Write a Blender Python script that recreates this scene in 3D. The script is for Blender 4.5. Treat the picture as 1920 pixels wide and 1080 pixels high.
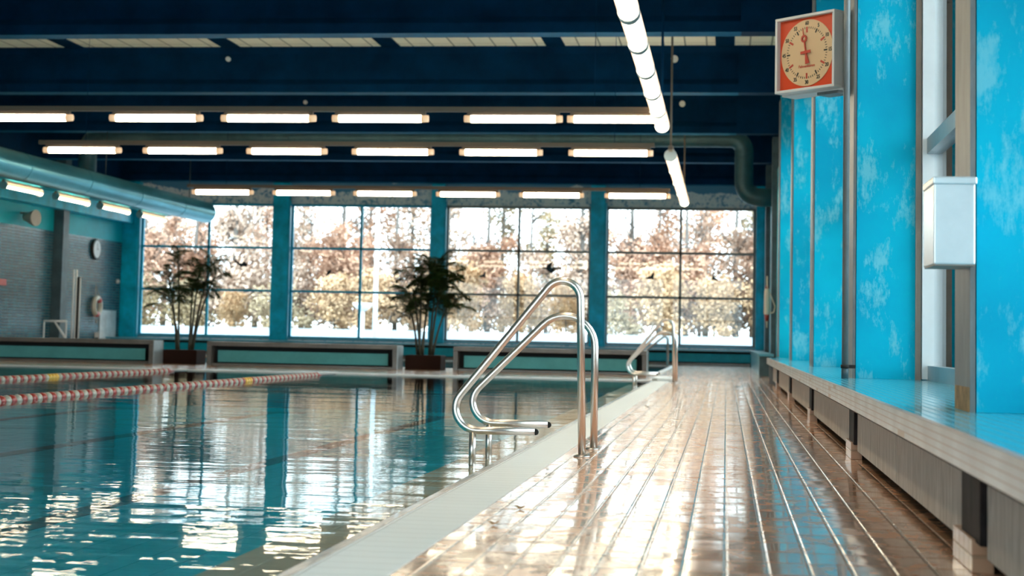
import bpy, bmesh, math, random
from mathutils import Vector, Matrix
S = bpy.context.scene
for o in list(bpy.data.objects): bpy.data.objects.remove(o)
C = S.collection
PI = math.pi
# ------------------------------------------------------------------ camera, light, exposure
EYE = 0.675
cd = bpy.data.cameras.new('camera'); cam = bpy.data.objects.new('camera', cd); C.objects.link(cam)
cd.sensor_width = 36; cd.lens = 3040/1920*36; cd.shift_y = -(540-420.1)/1920; cd.clip_start = .05; cd.clip_end = 500
yaw, pit, rol = 0.132452, 0.0697085, 0.0207323
fw = Vector((-math.sin(yaw)*math.cos(pit), math.cos(yaw)*math.cos(pit), math.sin(pit)))
r0 = Vector((math.cos(yaw), math.sin(yaw), 0)); u0 = r0.cross(fw)
rr = math.cos(rol)*r0 + math.sin(rol)*u0; uu = -math.sin(rol)*r0 + math.cos(rol)*u0
cam.matrix_world = Matrix(((rr.x, uu.x, -fw.x, 0), (rr.y, uu.y, -fw.y, 0), (rr.z, uu.z, -fw.z, EYE), (0, 0, 0, 1)))
cd.dof.use_dof = True; cd.dof.focus_distance = 9.5; cd.dof.aperture_fstop = 3.4
S.camera = cam
S.view_settings.view_transform = 'Standard'; S.view_settings.look = 'None'
S.view_settings.gamma = 1; S.view_settings.use_curve_mapping = False
S.view_settings.exposure = 1.35
W = bpy.data.worlds.new('overcast_sky'); S.world = W; W.use_nodes = True
W.node_tree.nodes['Background'].inputs[0].default_value = (0.76, 0.93, 1.0, 1)
W.node_tree.nodes['Background'].inputs[1].default_value = 2.9
S.cycles.max_bounces = 8; S.cycles.diffuse_bounces = 4; S.cycles.glossy_bounces = 5
S.cycles.transparent_max_bounces = 16; S.cycles.sample_clamp_indirect = 8
S.cycles.use_denoising = True
LAMP = 9.0
YBW = -7.0
def portal(name, loc, rot, sx, sy):
    l = bpy.data.lights.new(name, 'AREA'); l.shape = 'RECTANGLE'; l.size = sx; l.size_y = sy; l.cycles.is_portal = True
    o = bpy.data.objects.new(name, l); o.location = loc; o.rotation_euler = rot; C.objects.link(o)
portal('back_window_portal', (-8.25, YBW-.1, 2.5), (PI/2, 0, 0), 18.5, 4.0)
portal('far_window_portal', (-8.35, 47.15, 2.5), (-PI/2, 0, 0), 18.6, 4.0)
FIN = [6.4+5.83*k for k in range(-2, 7)]      # front faces of the wall piers on the right
for k in range(6):
    y0, y1 = FIN[k]+.4, FIN[k+1]
    portal('side_window_portal', (1.72, (y0+y1)/2, 2.42), (0, PI/2, 0), 3.96, y1-y0)

# ------------------------------------------------------------------ node helpers
def new_mat(name):
    m = bpy.data.materials.new(name); m.use_nodes = True
    return m, m.node_tree.nodes, m.node_tree.links, m.node_tree.nodes['Principled BSDF']
def P(name, col, rough=.5, metal=0, coat=0, spec=.5, emit=None, es=0, var=0, vs=3, bump=0, bs=40, col2=None, stretch=(1,1,1), rvar=0):
    m, N, L, b = new_mat(name)
    b.inputs['Base Color'].default_value = (*col, 1); b.inputs['Roughness'].default_value = rough
    b.inputs['Metallic'].default_value = metal; b.inputs['Coat Weight'].default_value = coat
    b.inputs['Coat Roughness'].default_value = .06
    b.inputs['Specular IOR Level'].default_value = spec
    if emit: b.inputs['Emission Color'].default_value = (*emit, 1); b.inputs['Emission Strength'].default_value = es
    tc = N.new('ShaderNodeTexCoord'); mp = N.new('ShaderNodeMapping'); L.new(tc.outputs['Object'], mp.inputs[0]); mp.inputs['Scale'].default_value = stretch
    if var or col2:
        n = N.new('ShaderNodeTexNoise'); n.inputs['Scale'].default_value = vs; n.inputs['Detail'].default_value = 6; n.inputs['Roughness'].default_value = .65
        L.new(mp.outputs[0], n.inputs[0])
        r = N.new('ShaderNodeMapRange'); r.inputs[1].default_value = .35; r.inputs[2].default_value = .65; L.new(n.outputs[0], r.inputs[0])
        mx = N.new('ShaderNodeMix'); mx.data_type = 'RGBA'
        c2 = col2 if col2 else tuple(min(1, c*(1+var)) for c in col)
        c1 = col if col2 else tuple(c*(1-var) for c in col)
        mx.inputs[6].default_value = (*c1, 1); mx.inputs[7].default_value = (*c2, 1)
        L.new(r.outputs[0], mx.inputs[0]); L.new(mx.outputs[2], b.inputs['Base Color'])
        if rvar:
            r2 = N.new('ShaderNodeMapRange'); r2.inputs[3].default_value = rough; r2.inputs[4].default_value = rough+rvar; L.new(n.outputs[0], r2.inputs[0]); L.new(r2.outputs[0], b.inputs['Roughness'])
    if bump:
        n = N.new('ShaderNodeTexNoise'); n.inputs['Scale'].default_value = bs; n.inputs['Detail'].default_value = 4; L.new(mp.outputs[0], n.inputs[0])
        bu = N.new('ShaderNodeBump'); bu.inputs['Strength'].default_value = bump; bu.inputs['Distance'].default_value = .01; L.new(n.outputs[0], bu.inputs['Height']); L.new(bu.outputs[0], b.inputs['Normal'])
    return m
class G:
    """tiny maths helper on a material's node tree"""
    def __init__(s, N, L): s.N, s.L = N, L
    def put(s, sock, v):
        if hasattr(v, 'is_output'): s.L.new(v, sock)
        else: sock.default_value = v
    def m(s, op, a, b=0, c=0):
        n = s.N.new('ShaderNodeMath'); n.operation = op
        for i, v in enumerate((a, b, c)): s.put(n.inputs[i], v)
        return n.outputs[0]
    def line(s, x, period, off, w, soft):          # 1 on the joint, 0 in the tile
        f = s.m('FRACT', s.m('DIVIDE', s.m('SUBTRACT', x, off), period))
        d = s.m('MULTIPLY', s.m('MINIMUM', f, s.m('SUBTRACT', 1, f)), period)
        n = s.N.new('ShaderNodeMapRange'); n.interpolation_type = 'SMOOTHSTEP'
        s.put(n.inputs[0], d); n.inputs[1].default_value = w; n.inputs[2].default_value = w+soft; n.inputs[3].default_value = 1; n.inputs[4].default_value = 0
        return n.outputs[0]
    def mix(s, f, a, b):
        n = s.N.new('ShaderNodeMix'); n.data_type = 'RGBA'; s.put(n.inputs[0], f)
        for i, v in ((6, a), (7, b)): s.put(n.inputs[i], v if hasattr(v, 'is_output') else (*v, 1))
        return n.outputs[2]
    def noise(s, vec, scale, detail=4, rough=.55):
        n = s.N.new('ShaderNodeTexNoise'); n.inputs['Scale'].default_value = scale; n.inputs['Detail'].default_value = detail; n.inputs['Roughness'].default_value = rough
        s.L.new(vec, n.inputs[0]); return n.outputs[0]
    def scaled(s, vec, sc):
        n = s.N.new('ShaderNodeMapping'); n.inputs['Scale'].default_value = sc; s.L.new(vec, n.inputs[0]); return n.outputs[0]
    def ramp(s, v, a, b, lo=0, hi=1):
        n = s.N.new('ShaderNodeMapRange'); s.put(n.inputs[0], v); n.inputs[1].default_value = a; n.inputs[2].default_value = b; n.inputs[3].default_value = lo; n.inputs[4].default_value = hi; return n.outputs[0]
    def bump(s, h, strength, dist, normal=None):
        n = s.N.new('ShaderNodeBump'); s.put(n.inputs['Strength'], strength); n.inputs['Distance'].default_value = dist; s.L.new(h, n.inputs['Height'])
        if normal: s.L.new(normal, n.inputs['Normal'])
        return n.outputs[0]
def coords(N, L):
    tc = N.new('ShaderNodeTexCoord'); sp = N.new('ShaderNodeSeparateXYZ'); L.new(tc.outputs['Object'], sp.inputs[0])
    return tc.outputs['Object'], sp.outputs[0], sp.outputs[1], sp.outputs[2]
def tile_mat(name, col, grout, pa, pb, oa=0, ob=0, ax=(0, 1), wa=.003, wb=.002, rough=.1, coat=.3, tilevar=.12, pillow=.4, lowbump=.15, dist=.004):
    m, N, L, b = new_mat(name); g = G(N, L); c = coords(N, L); vec = c[0]; a, bb = c[1+ax[0]], c[1+ax[1]]
    la = g.line(a, pa, oa, wa, .005); lb = g.line(bb, pb, ob, wb, .004); j = g.m('MAXIMUM', la, lb)
    ia = g.m('FLOOR', g.m('DIVIDE', g.m('SUBTRACT', a, oa), pa)); ib = g.m('FLOOR', g.m('DIVIDE', g.m('SUBTRACT', bb, ob), pb))
    cb = N.new('ShaderNodeCombineXYZ'); L.new(ia, cb.inputs[0]); L.new(ib, cb.inputs[1])
    wn = N.new('ShaderNodeTexWhiteNoise'); L.new(cb.outputs[0], wn.inputs[0])
    dk = tuple(x*(1-tilevar) for x in col); lt = tuple(min(1, x*(1+tilevar)) for x in col)
    ns = g.noise(vec, 1.3, 5)
    base = g.mix(g.m('MULTIPLY_ADD', ns, .5, g.m('MULTIPLY', wn.outputs[0], .5)), dk, lt)
    L.new(g.mix(j, base, grout), b.inputs['Base Color'])
    L.new(g.ramp(j, 0, 1, rough, rough+.12), b.inputs['Roughness'])
    b.inputs['Coat Weight'].default_value = coat; b.inputs['Coat Roughness'].default_value = .04
    # each tile tips a little its own way, joints are shallow grooves, wet film wobbles
    fa = g.m('FRACT', g.m('DIVIDE', g.m('SUBTRACT', a, oa), pa)); fb = g.m('FRACT', g.m('DIVIDE', g.m('SUBTRACT', bb, ob), pb))
    sp = N.new('ShaderNodeSeparateColor'); L.new(wn.outputs[1], sp.inputs[0])
    tip = g.m('ADD', g.m('MULTIPLY', g.m('MULTIPLY', g.m('SUBTRACT', sp.outputs[0], .5), fa), pillow), g.m('MULTIPLY', g.m('MULTIPLY', g.m('SUBTRACT', sp.outputs[1], .5), fb), pillow))
    h = g.m('SUBTRACT', g.m('ADD', tip, g.m('MULTIPLY', g.noise(vec, 7, 3), lowbump)), j)
    nb = g.bump(h, 1.0, dist); L.new(nb, b.inputs['Normal']); L.new(nb, b.inputs['Coat Normal'])
    return m
def deck():
    m, N, L, b = new_mat('wet_deck_tile'); g = G(N, L); vec, X, Y, Z = coords(N, L)
    PX, PY = .125, .2555
    la = g.line(X, PX, .006, .0022, .007); lb = g.line(Y, PY, 0, .0035, .007); j = g.m('MAXIMUM', la, lb)
    cb = N.new('ShaderNodeCombineXYZ'); L.new(g.m('FLOOR', g.m('DIVIDE', g.m('SUBTRACT', X, .006), PX)), cb.inputs[0]); L.new(g.m('FLOOR', g.m('DIVIDE', Y, PY)), cb.inputs[1])
    wn = N.new('ShaderNodeTexWhiteNoise'); L.new(cb.outputs[0], wn.inputs[0]); sp = N.new('ShaderNodeSeparateColor'); L.new(wn.outputs[1], sp.inputs[0])
    big = g.noise(vec, .8, 4)
    base = g.mix(g.m('MULTIPLY_ADD', big, .6, g.m('MULTIPLY', wn.outputs[0], .4)), (.66, .29, .13), (.74, .44, .30))
    base = g.mix(lb, base, (.36, .19, .12)); base = g.mix(la, base, (.50, .37, .30))
    L.new(base, b.inputs['Base Color'])
    b.inputs['Roughness'].default_value = .22; b.inputs['Specular IOR Level'].default_value = .5
    fa = g.m('FRACT', g.m('DIVIDE', g.m('SUBTRACT', X, .006), PX)); fb = g.m('FRACT', g.m('DIVIDE', Y, PY))
    # water film: lies in wobbly patches, thin over the tile edges
    pud = g.noise(g.scaled(vec, (6, 3.2, 1)), 1.6, 3, .5)
    film = g.m('MULTIPLY', g.ramp(g.m('ADD', pud, g.m('MULTIPLY', sp.outputs[2], .16)), .44, .56, .25, .88), g.m('SUBTRACT', 1, g.m('MULTIPLY', lb, .5)))
    L.new(film, b.inputs['Coat Weight']); L.new(g.ramp(pud, .4, .6, .14, .05), b.inputs['Coat Roughness']); b.inputs['Coat IOR'].default_value = 1.45
    tip = g.m('ADD', g.m('MULTIPLY', g.m('MULTIPLY', g.m('SUBTRACT', sp.outputs[0], .5), fa), .30), g.m('MULTIPLY', g.m('MULTIPLY', g.m('SUBTRACT', sp.outputs[1], .5), fb), 1.0))
    pil = g.m('MULTIPLY', g.m('MULTIPLY', fa, g.m('SUBTRACT', 1, fa)), 1.2)
    h = g.m('SUBTRACT', g.m('ADD', g.m('ADD', tip, pil), g.m('MULTIPLY', g.noise(vec, 6, 2), .2)), g.m('ADD', g.m('MULTIPLY', la, .7), g.m('MULTIPLY', lb, .9)))
    nb = g.bump(h, 1.0, .0035); L.new(nb, b.inputs['Normal']); L.new(nb, b.inputs['Coat Normal'])
    return m
# ------------------------------------------------------------------ materials
M = {}
M['deck'] = deck()
M['coping'] = tile_mat('white_grip_tile', (.66, .66, .64), (.55, .53, .50), .25, .125, -.93, 0, wa=.001, wb=.001, rough=.42, coat=0, tilevar=.03, pillow=.02, lowbump=.02, dist=.002)
M['rim'] = tile_mat('pinkish_rim_tile', (.56, .48, .44), (.42, .33, .27), .5, .25, -1.2, 0, wa=.001, wb=.003, rough=.2, coat=.2, tilevar=.06, pillow=.05, lowbump=.05)
M['shelf'] = tile_mat('beige_shelf_tile', (.82, .62, .46), (.86, .76, .66), .125, .25, -1.35, 0, rough=.3, coat=0)
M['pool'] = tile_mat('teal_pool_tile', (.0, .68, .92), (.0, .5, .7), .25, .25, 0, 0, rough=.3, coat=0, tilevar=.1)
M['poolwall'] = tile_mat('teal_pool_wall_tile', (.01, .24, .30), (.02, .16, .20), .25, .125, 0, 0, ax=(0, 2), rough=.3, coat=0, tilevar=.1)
M['mark'] = P('black_lane_tile', (.006, .02, .03), .3)
def brick():
    m, N, L, b = new_mat('glazed_dark_brick'); g = G(N, L); vec, X, Y, Z = coords(N, L)
    row = g.m('FLOOR', g.m('DIVIDE', Z, .078)); sh = g.m('MULTIPLY', g.m('FRACT', g.m('MULTIPLY', row, .5)), .5)
    yy = g.m('ADD', Y, sh)
    lz = g.line(Z, .078, 0, .006, .004); ly = g.line(yy, .25, 0, .005, .004); j = g.m('MAXIMUM', lz, ly)
    cb = N.new('ShaderNodeCombineXYZ'); L.new(g.m('FLOOR', g.m('DIVIDE', yy, .25)), cb.inputs[0]); L.new(row, cb.inputs[1])
    wn = N.new('ShaderNodeTexWhiteNoise'); L.new(cb.outputs[0], wn.inputs[0])
    L.new(g.mix(j, g.mix(wn.outputs[0], (.01, .085, .14), (.025, .17, .24)), (.14, .14, .13)), b.inputs['Base Color'])
    L.new(g.ramp(j, 0, 1, .22, .8), b.inputs['Roughness'])
    L.new(g.bump(g.m('SUBTRACT', g.m('MULTIPLY', wn.outputs[0], .3), j), .7, .004), b.inputs['Normal'])
    return m
M['brick'] = brick()
def plaster():
    m, N, L, b = new_mat('scraped_cyan_plaster'); g = G(N, L); vec, X, Y, Z = coords(N, L)
    big = g.noise(vec, .9, 3); med = g.noise(g.scaled(vec, (3, 3, 1.4)), 1.6, 9, .72); fine = g.noise(g.scaled(vec, (5, 5, 1.2)), 7, 6, .8)
    base = g.mix(g.ramp(big, .35, .65), (.0, .36, .56), (.0, .50, .70))
    mask = g.ramp(g.m('ADD', med, g.m('MULTIPLY', g.m('SUBTRACT', fine, .5), .35)), .52, .62, 0, .62)
    L.new(g.mix(mask, base, (.22, .62, .72)), b.inputs['Base Color']); b.inputs['Roughness'].default_value = .6; b.inputs['Specular IOR Level'].default_value = .12
    L.new(g.bump(fine, .25, .004), b.inputs['Normal'])
    return m
M['plaster'] = plaster()
M['bluepaint'] = P('blue_column_paint', (.0, .44, .62), .4, spec=.2, var=.3, vs=2)
M['bluetrim'] = P('bright_blue_frame_paint', (.0, .36, .52), .35, spec=.3, var=.1)
M['teal'] = P('teal_upper_wall_paint', (.0, .42, .50), .5, spec=.2, var=.15, vs=1)
M['navy'] = P('navy_concrete_paint', (.0, .022, .062), .6, spec=.04, var=.25, vs=1.5)
M['soffit'] = P('beam_underside_painted_light', (.0, .10, .21), .6, spec=.04, var=.15)  # light on the beam undersides, put into a lighter blue than the navy
M['ceil'] = P('dark_ceiling', (.01, .03, .05), .8)
M['ctile'] = tile_mat('pale_acoustic_tile', (.93, .92, .76), (.3, .32, .25), .385, .6, -.02, .1, wa=.012, wb=.008, rough=.7, coat=0, tilevar=.05, pillow=.1)
M['pil'] = P('dark_grey_pilaster', (.05, .085, .10), .5, var=.3, vs=3)
M['steel'] = P('grey_galvanised_post', (.17, .18, .18), .45, .3, var=.2, vs=5, stretch=(2, 2, .6))
M['brownsteel'] = P('brown_grey_edge_trim', (.27, .21, .17), .45, .3, var=.15)
M['rust'] = P('rusty_base', (.35, .19, .08), .7, var=.4, vs=12)
M['chrome'] = P('brushed_stainless', (.70, .61, .55), .29, 1, bump=.02, bs=200)
M['white'] = P('white_frame_paint', (.74, .75, .76), .45, var=.04)
M['greyframe'] = P('grey_aluminium_frame', (.40, .44, .46), .35, .5, var=.1)
M['duct'] = P('galvanised_duct', (.10, .42, .50), .3, .55, var=.18, vs=1.2, stretch=(1, .4, 1), bump=.12, bs=2.5)
M['duct2'] = P('dull_galvanised_duct', (.05, .11, .125), .42, .4, var=.2, vs=2)
M['lampbody'] = P('warm_grey_lamp_housing', (.15, .105, .075), .5)
M['lampcap'] = P('beige_lamp_end_cap', (.80, .62, .46), .4, emit=(1, .6, .32), es=.25)
M['lampside'] = P('warm_translucent_lamp_side', (.85, .68, .5), .4, emit=(1, .62, .36), es=.55)
M['tube'] = P('lit_lamp_diffuser', (.9, .85, .7), .4, emit=(1, .86, .62), es=LAMP)
M['band'] = P('metal_lamp_band', (.55, .6, .6), .3, .9)
M['redplastic'] = P('red_float', (.26, .018, .010), .35); M['whiteplastic'] = P('cream_float', (.32, .275, .215), .35); M['yellow'] = P('yellow_float', (.55, .28, .015), .35)
M['cable'] = P('steel_cable', (.1, .1, .1), .4, .6)
M['pot'] = P('dark_brown_planter', (.022, .008, .005), .7, spec=.1)
M['soil'] = P('dark_soil', (.02, .012, .008), .9)
M['cane'] = P('dark_palm_cane', (.035, .03, .015), .6, var=.3, vs=8)
M['frond'] = P('dark_green_frond', (.020, .036, .006), .55, spec=.25, var=.45, vs=4)
M['benchframe'] = P('grey_brown_bench_tile', (.105, .085, .07), .35, coat=.2, var=.2, vs=4)
M['benchshade'] = P('bench_recess_painted_shade', (.008, .008, .008), .7)  # near-black colour stands for the shade inside the bench openings
M['benchpanel'] = P('grey_green_heating_panel', (.07, .26, .27), .5, spec=.2, var=.1)
M['radiator'] = P('blue_radiator_panel', (.0, .34, .46), .4, spec=.2, var=.15)
M['sill'] = P('pale_blue_sill', (.10, .36, .48), .3, coat=.2, var=.1)
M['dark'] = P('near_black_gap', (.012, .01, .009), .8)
M['darkmetal'] = P('dark_brown_post', (.022, .016, .016), .6, 0, spec=.08, var=.8, vs=14, stretch=(1, 1, .3))
M['panel'] = P('streaked_grey_panel', (.40, .35, .30), .6, spec=.2, col2=(.66, .60, .55), vs=6, stretch=(5, 5, .7))
M['foot'] = tile_mat('tan_foot_tile', (.46, .25, .15), (.4, .25, .15), .1, .1, 0, .05, ax=(1, 2), rough=.3)
M['ledge'] = tile_mat('glossy_cyan_mosaic', (.05, .43, .58), (.10, .47, .60), .048, .048, rough=.16, coat=.5, wa=.0015, wb=.0015, tilevar=.08, pillow=.05, lowbump=.12, dist=.002)
def fascia():
    m, N, L, b = new_mat('pale_mosaic_fascia'); g = G(N, L); vec, X, Y, Z = coords(N, L)
    lz = g.line(Z, .0243, .328, .0012, .0016); ly = g.line(Y, .0243, 0, .0010, .0016)
    nz = g.noise(vec, 3, 5); cb = N.new('ShaderNodeCombineXYZ'); L.new(g.m('FLOOR', g.m('DIVIDE', Y, .24)), cb.inputs[0]); L.new(g.m('FLOOR', g.m('DIVIDE', g.m('SUBTRACT', Z, .328), .0243)), cb.inputs[1])
    wn = N.new('ShaderNodeTexWhiteNoise'); L.new(cb.outputs[0], wn.inputs[0])
    base = g.mix(g.ramp(nz, .35, .65), (.56, .53, .50), (.74, .74, .73)); base = g.mix(g.ramp(wn.outputs[0], .93, .95), base, (.50, .35, .24))
    base = g.mix(g.m('MULTIPLY', ly, .35), base, (.38, .28, .23)); L.new(g.mix(lz, base, (.42, .27, .20)), b.inputs['Base Color'])
    b.inputs['Roughness'].default_value = .3; return m
M['fascia'] = fascia()
def mural():
    m, N, L, b = new_mat('sponged_blue_mural'); g = G(N, L); vec, X, Y, Z = coords(N, L)
    sp = g.noise(vec, 3.2, 8, .75); mott = g.noise(g.scaled(vec, (1, 1, 1)), 9, 5, .7)
    hill = g.noise(g.scaled(vec, (1, 0, 0)), .55, 2); hz = g.m('MULTIPLY_ADD', hill, 1.15, 4.43)     # wavy ridge height
    band = g.ramp(g.m('ABSOLUTE', g.m('SUBTRACT', Z, g.m('ADD', hz, .12))), .05, .22, 1, 0)
    mask = g.m('MULTIPLY', g.ramp(g.m('ADD', g.m('MULTIPLY', band, .42), g.m('ADD', g.m('MULTIPLY', sp, .5), g.m('MULTIPLY', mott, .5))), .50, .58), .9)
    L.new(g.mix(mask, (.86, .81, .77), (.01, .22, .38)), b.inputs['Base Color']); b.inputs['Roughness'].default_value = .7
    return m
M['mural'] = mural()
def glass():
    m, N, L, b = new_mat('window_glass'); N.remove(b); out = N['Material Output']
    tr = N.new('ShaderNodeBsdfTransparent'); tr.inputs[0].default_value = (.95, .98, .98, 1); gl = N.new('ShaderNodeBsdfGlossy'); gl.inputs['Roughness'].default_value = .0
    fr = N.new('ShaderNodeFresnel'); fr.inputs[0].default_value = 1.32; mx = N.new('ShaderNodeMixShader'); g = G(N, L)
    L.new(fr.outputs[0], mx.inputs[0]); L.new(tr.outputs[0], mx.inputs[1]); L.new(gl.outputs[0], mx.inputs[2]); L.new(mx.outputs[0], out.inputs[0])
    return m
M['glass'] = glass()
def water():
    m, N, L, b = new_mat('pool_water'); N.remove(b); out = N['Material Output']; g = G(N, L); vec, X, Y, Z = coords(N, L)
    h = g.m('ADD', g.m('MULTIPLY', g.noise(g.scaled(vec, (.9, 2.6, 1)), 1.05, 2, .5), 1.2), g.m('MULTIPLY', g.noise(g.scaled(vec, (1.2, 4, 1)), 4, 2, .5), .16))
    calm = g.ramp(g.noise(vec, .22, 2), .38, .62, .35, 1.0)
    nb = g.bump(g.m('MULTIPLY', h, calm), 1.0, .0065)
    tr = N.new('ShaderNodeBsdfTransparent'); tr.inputs[0].default_value = (.86, .98, 1.0, 1)
    gl = N.new('ShaderNodeBsdfGlossy'); gl.inputs['Roughness'].default_value = .0; L.new(nb, gl.inputs['Normal'])
    fr = N.new('ShaderNodeFresnel'); fr.inputs[0].default_value = 1.333; L.new(nb, fr.inputs['Normal'])
    mx = N.new('ShaderNodeMixShader'); L.new(g.m('MULTIPLY', fr.outputs[0], .88), mx.inputs[0]); L.new(tr.outputs[0], mx.inputs[1]); L.new(gl.outputs[0], mx.inputs[2]); L.new(mx.outputs[0], out.inputs[0])
    return m
M['water'] = water()
M['orange'] = P('orange_clock_face', (.68, .06, .010), .45); M['cream'] = P('cream_dial', (.72, .48, .27), .5); M['red'] = P('red_marks', (.55, .06, .03), .45)
M['black'] = P('black_marks', (.02, .02, .015), .5); M['offwhite'] = P('off_white_case', (.68, .66, .64), .4)
M['poster'] = P('white_poster', (.62, .66, .68), .4, var=.25, vs=2); M['rope'] = P('pale_rope', (.6, .52, .42), .8); M['pink'] = P('red_lifebuoy_band', (.6, .10, .10), .5); M['buoy'] = P('cream_lifebuoy', (.62, .56, .47), .5)
M['asphalt'] = P('pale_outdoor_paving', (.22, .26, .30), .8, var=.1, vs=.3); M['grass'] = P('dull_outdoor_grass', (.20, .19, .12), .9, var=.3, vs=.5)
LEAF = {k: P('leaf_'+k, c, .7, var=.35, vs=1.2) for k, c in dict(gold=(.52, .33, .19), orange=(.50, .29, .20), tan=(.50, .345, .265), olive=(.38, .28, .17)).items()}
M['bark'] = P('grey_bark', (.13, .11, .10), .9, var=.2)
M['decal'] = P('black_bird_film', (.004, .02, .03), .6)
M['steelbox'] = P('brushed_steel_box', (.76, .80, .82), .26, .45, var=.05, vs=6, bump=.02, bs=60)
M['backwall'] = P('pale_back_wall', (.35, .42, .44), .6)

# ------------------------------------------------------------------ mesh helpers
def bx(bm, x0, x1, y0, y1, z0, z1, mat=0):
    v = [bm.verts.new((x, y, z)) for z in (z0, z1) for y in (y0, y1) for x in (x0, x1)]
    for f in ((0, 2, 3, 1), (4, 5, 7, 6), (0, 1, 5, 4), (2, 6, 7, 3), (0, 4, 6, 2), (1, 3, 7, 5)):
        bm.faces.new([v[i] for i in f]).material_index = mat
def tube(bm, pts, r, n=12, cap=True, closed=False, mat=0):
    pts = [Vector(p) for p in pts]; rings = []; up = None; k = len(pts)
    for i, p in enumerate(pts):
        a = pts[(i-1) % k] if (closed or i > 0) else p; b = pts[(i+1) % k] if (closed or i < k-1) else p
        t = (b-a).normalized()
        if up is None: up = Vector((0, 0, 1)) if abs(t.z) < .9 else Vector((0, 1, 0))
        s = t.cross(up).normalized(); up = s.cross(t).normalized()
        rad = r[i] if isinstance(r, (list, tuple)) else r
        rings.append([bm.verts.new(p + (s*math.cos(2*PI*j/n) + up*math.sin(2*PI*j/n))*rad) for j in range(n)])
    for i in range(k if closed else k-1):
        A, B = rings[i], rings[(i+1) % k]
        for j in range(n):
            f = bm.faces.new((A[j], A[(j+1) % n], B[(j+1) % n], B[j])); f.smooth = True; f.material_index = mat
    if cap and not closed:
        bm.faces.new(rings[0]).material_index = mat; bm.faces.new(rings[-1][::-1]).material_index = mat
def cyl(bm, p0, p1, r, n=24, mat=0): tube(bm, [p0, p1], r, n, mat=mat)
def fillet(pts, rads, n=10):
    out = [Vector(pts[0])]
    for i in range(1, len(pts)-1):
        p = Vector(pts[i]); a = (Vector(pts[i-1])-p).normalized(); b = (Vector(pts[i+1])-p).normalized(); r = rads[i-1]
        ang = a.angle(b); t = r/math.tan(ang/2); c = p + (a+b).normalized()*(r/math.sin(ang/2))
        s, e = p+a*t-c, p+b*t-c
        tot = s.angle(e); ax = s.cross(e).normalized()
        for k in range(n+1): out.append(c + Matrix.Rotation(tot*k/n, 3, ax) @ s)
    out.append(Vector(pts[-1])); return out
def prism(bm, poly, z0, z1, mat=0):
    a = [bm.verts.new((*p, z0)) for p in poly]; b = [bm.verts.new((*p, z1)) for p in poly]; n = len(poly)
    bm.faces.new(a[::-1]).material_index = mat; bm.faces.new(b).material_index = mat
    for i in range(n): bm.faces.new((a[i], a[(i+1) % n], b[(i+1) % n], b[i])).material_index = mat
def obj(name, bm, mats, parent=None, loc=(0, 0, 0), bevel=0):
    me = bpy.data.meshes.new(name); bmesh.ops.recalc_face_normals(bm, faces=bm.faces); bm.to_mesh(me); bm.free()
    for m in (mats if isinstance(mats, list) else [mats]): me.materials.append(m)
    o = bpy.data.objects.new(name, me); o.location = loc; C.objects.link(o)
    if parent: o.parent = parent
    if bevel:
        b = o.modifiers.new('bevel', 'BEVEL'); b.width = bevel; b.segments = 2; b.limit_method = 'ANGLE'
    return o
def mk(fn, *a, **k):
    bm = bmesh.new(); fn(bm, *a, **k); return bm
def boxes(*L):
    bm = bmesh.new()
    for b in L: bx(bm, *b)
    return bm
def thing(name, label, cat, loc=(0, 0, 0), rotz=0, group=None):
    o = bpy.data.objects.new(name, None); o.empty_display_size = .1; C.objects.link(o); o.location = loc; o.rotation_euler = (0, 0, rotz)
    o['label'] = label; o['category'] = cat
    if group: o['group'] = group
    return o
def tag(o, label, cat, group=None, kind=None):
    o['label'] = label; o['category'] = cat
    if group: o['group'] = group
    if kind: o['kind'] = kind
    return o
def struct(name, bm, mats, label, cat='structure', bevel=0):
    o = obj(name, bm, mats, bevel=bevel); o['kind'] = 'structure'; o['label'] = label; o['category'] = cat; return o
def dup(root, loc=None, rotz=None, label=None, group=None):
    r = root.copy(); C.objects.link(r)
    if loc is not None: r.location = loc
    if rotz is not None: r.rotation_euler = (0, 0, rotz)
    if label: r['label'] = label
    if group: r['group'] = group
    for ch in list(root.children):
        c = ch.copy(); C.objects.link(c); c.parent = r
        for gch in ch.children:
            d = gch.copy(); C.objects.link(d); d.parent = c
    return r

# ------------------------------------------------------------------ the room
XL, XR, YB, YF, ZC = -18.0, 1.5, -7.0, 46.9, 6.0
PX0, PX1, PY0, PY1 = -13.8, -1.27, 2.8, 27.2         # main pool
QX0, QX1, QY0, QY1 = -16.5, -1.45, 33.4, 44.2        # second, shallower basin behind the benches
slab = -.25
struct('floor', boxes((-.93, XR+.2, YB, YF+.2, slab, 0), (XL, PX0-.3, YB, YF+.2, slab, 0), (PX0-.3, -.93, YB, PY0-.3, slab, 0),
    (PX0-.3, -.93, PY1+.3, QY0-.15, slab, 0), (PX0-.3, -.93, QY1+.15, YF+.2, slab, 0), (QX1+.15, -.93, QY0-.15, QY1+.15, slab, 0)), M['deck'], 'wet tan tiled pool deck', 'floor')
struct('pool_coping', boxes((-1.19, -.93, PY0-.3, PY1+.3, slab, .002), (PX0-.3, PX0-.04, PY0-.3, PY1+.3, slab, .002), (PX0-.04, -1.19, PY1+.08, PY1+.3, slab, .002), (PX0-.04, -1.19, PY0-.3, PY0-.08, slab, .002),
    (QX0-.15, QX1+.15, QY0-.15, QY0, slab, .003), (QX0-.15, QX1+.15, QY1, QY1+.15, slab, .003), (QX1, QX1+.15, QY0, QY1, slab, .003), (PX0-.3, QX0, QY0, QY1, slab, .003) if PX0-.3 < QX0 else (QX0-.15, QX0, QY0, QY1, slab, .003)), M['coping'], 'white grip-tiled coping strip around the pool', 'pool edge')
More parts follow.
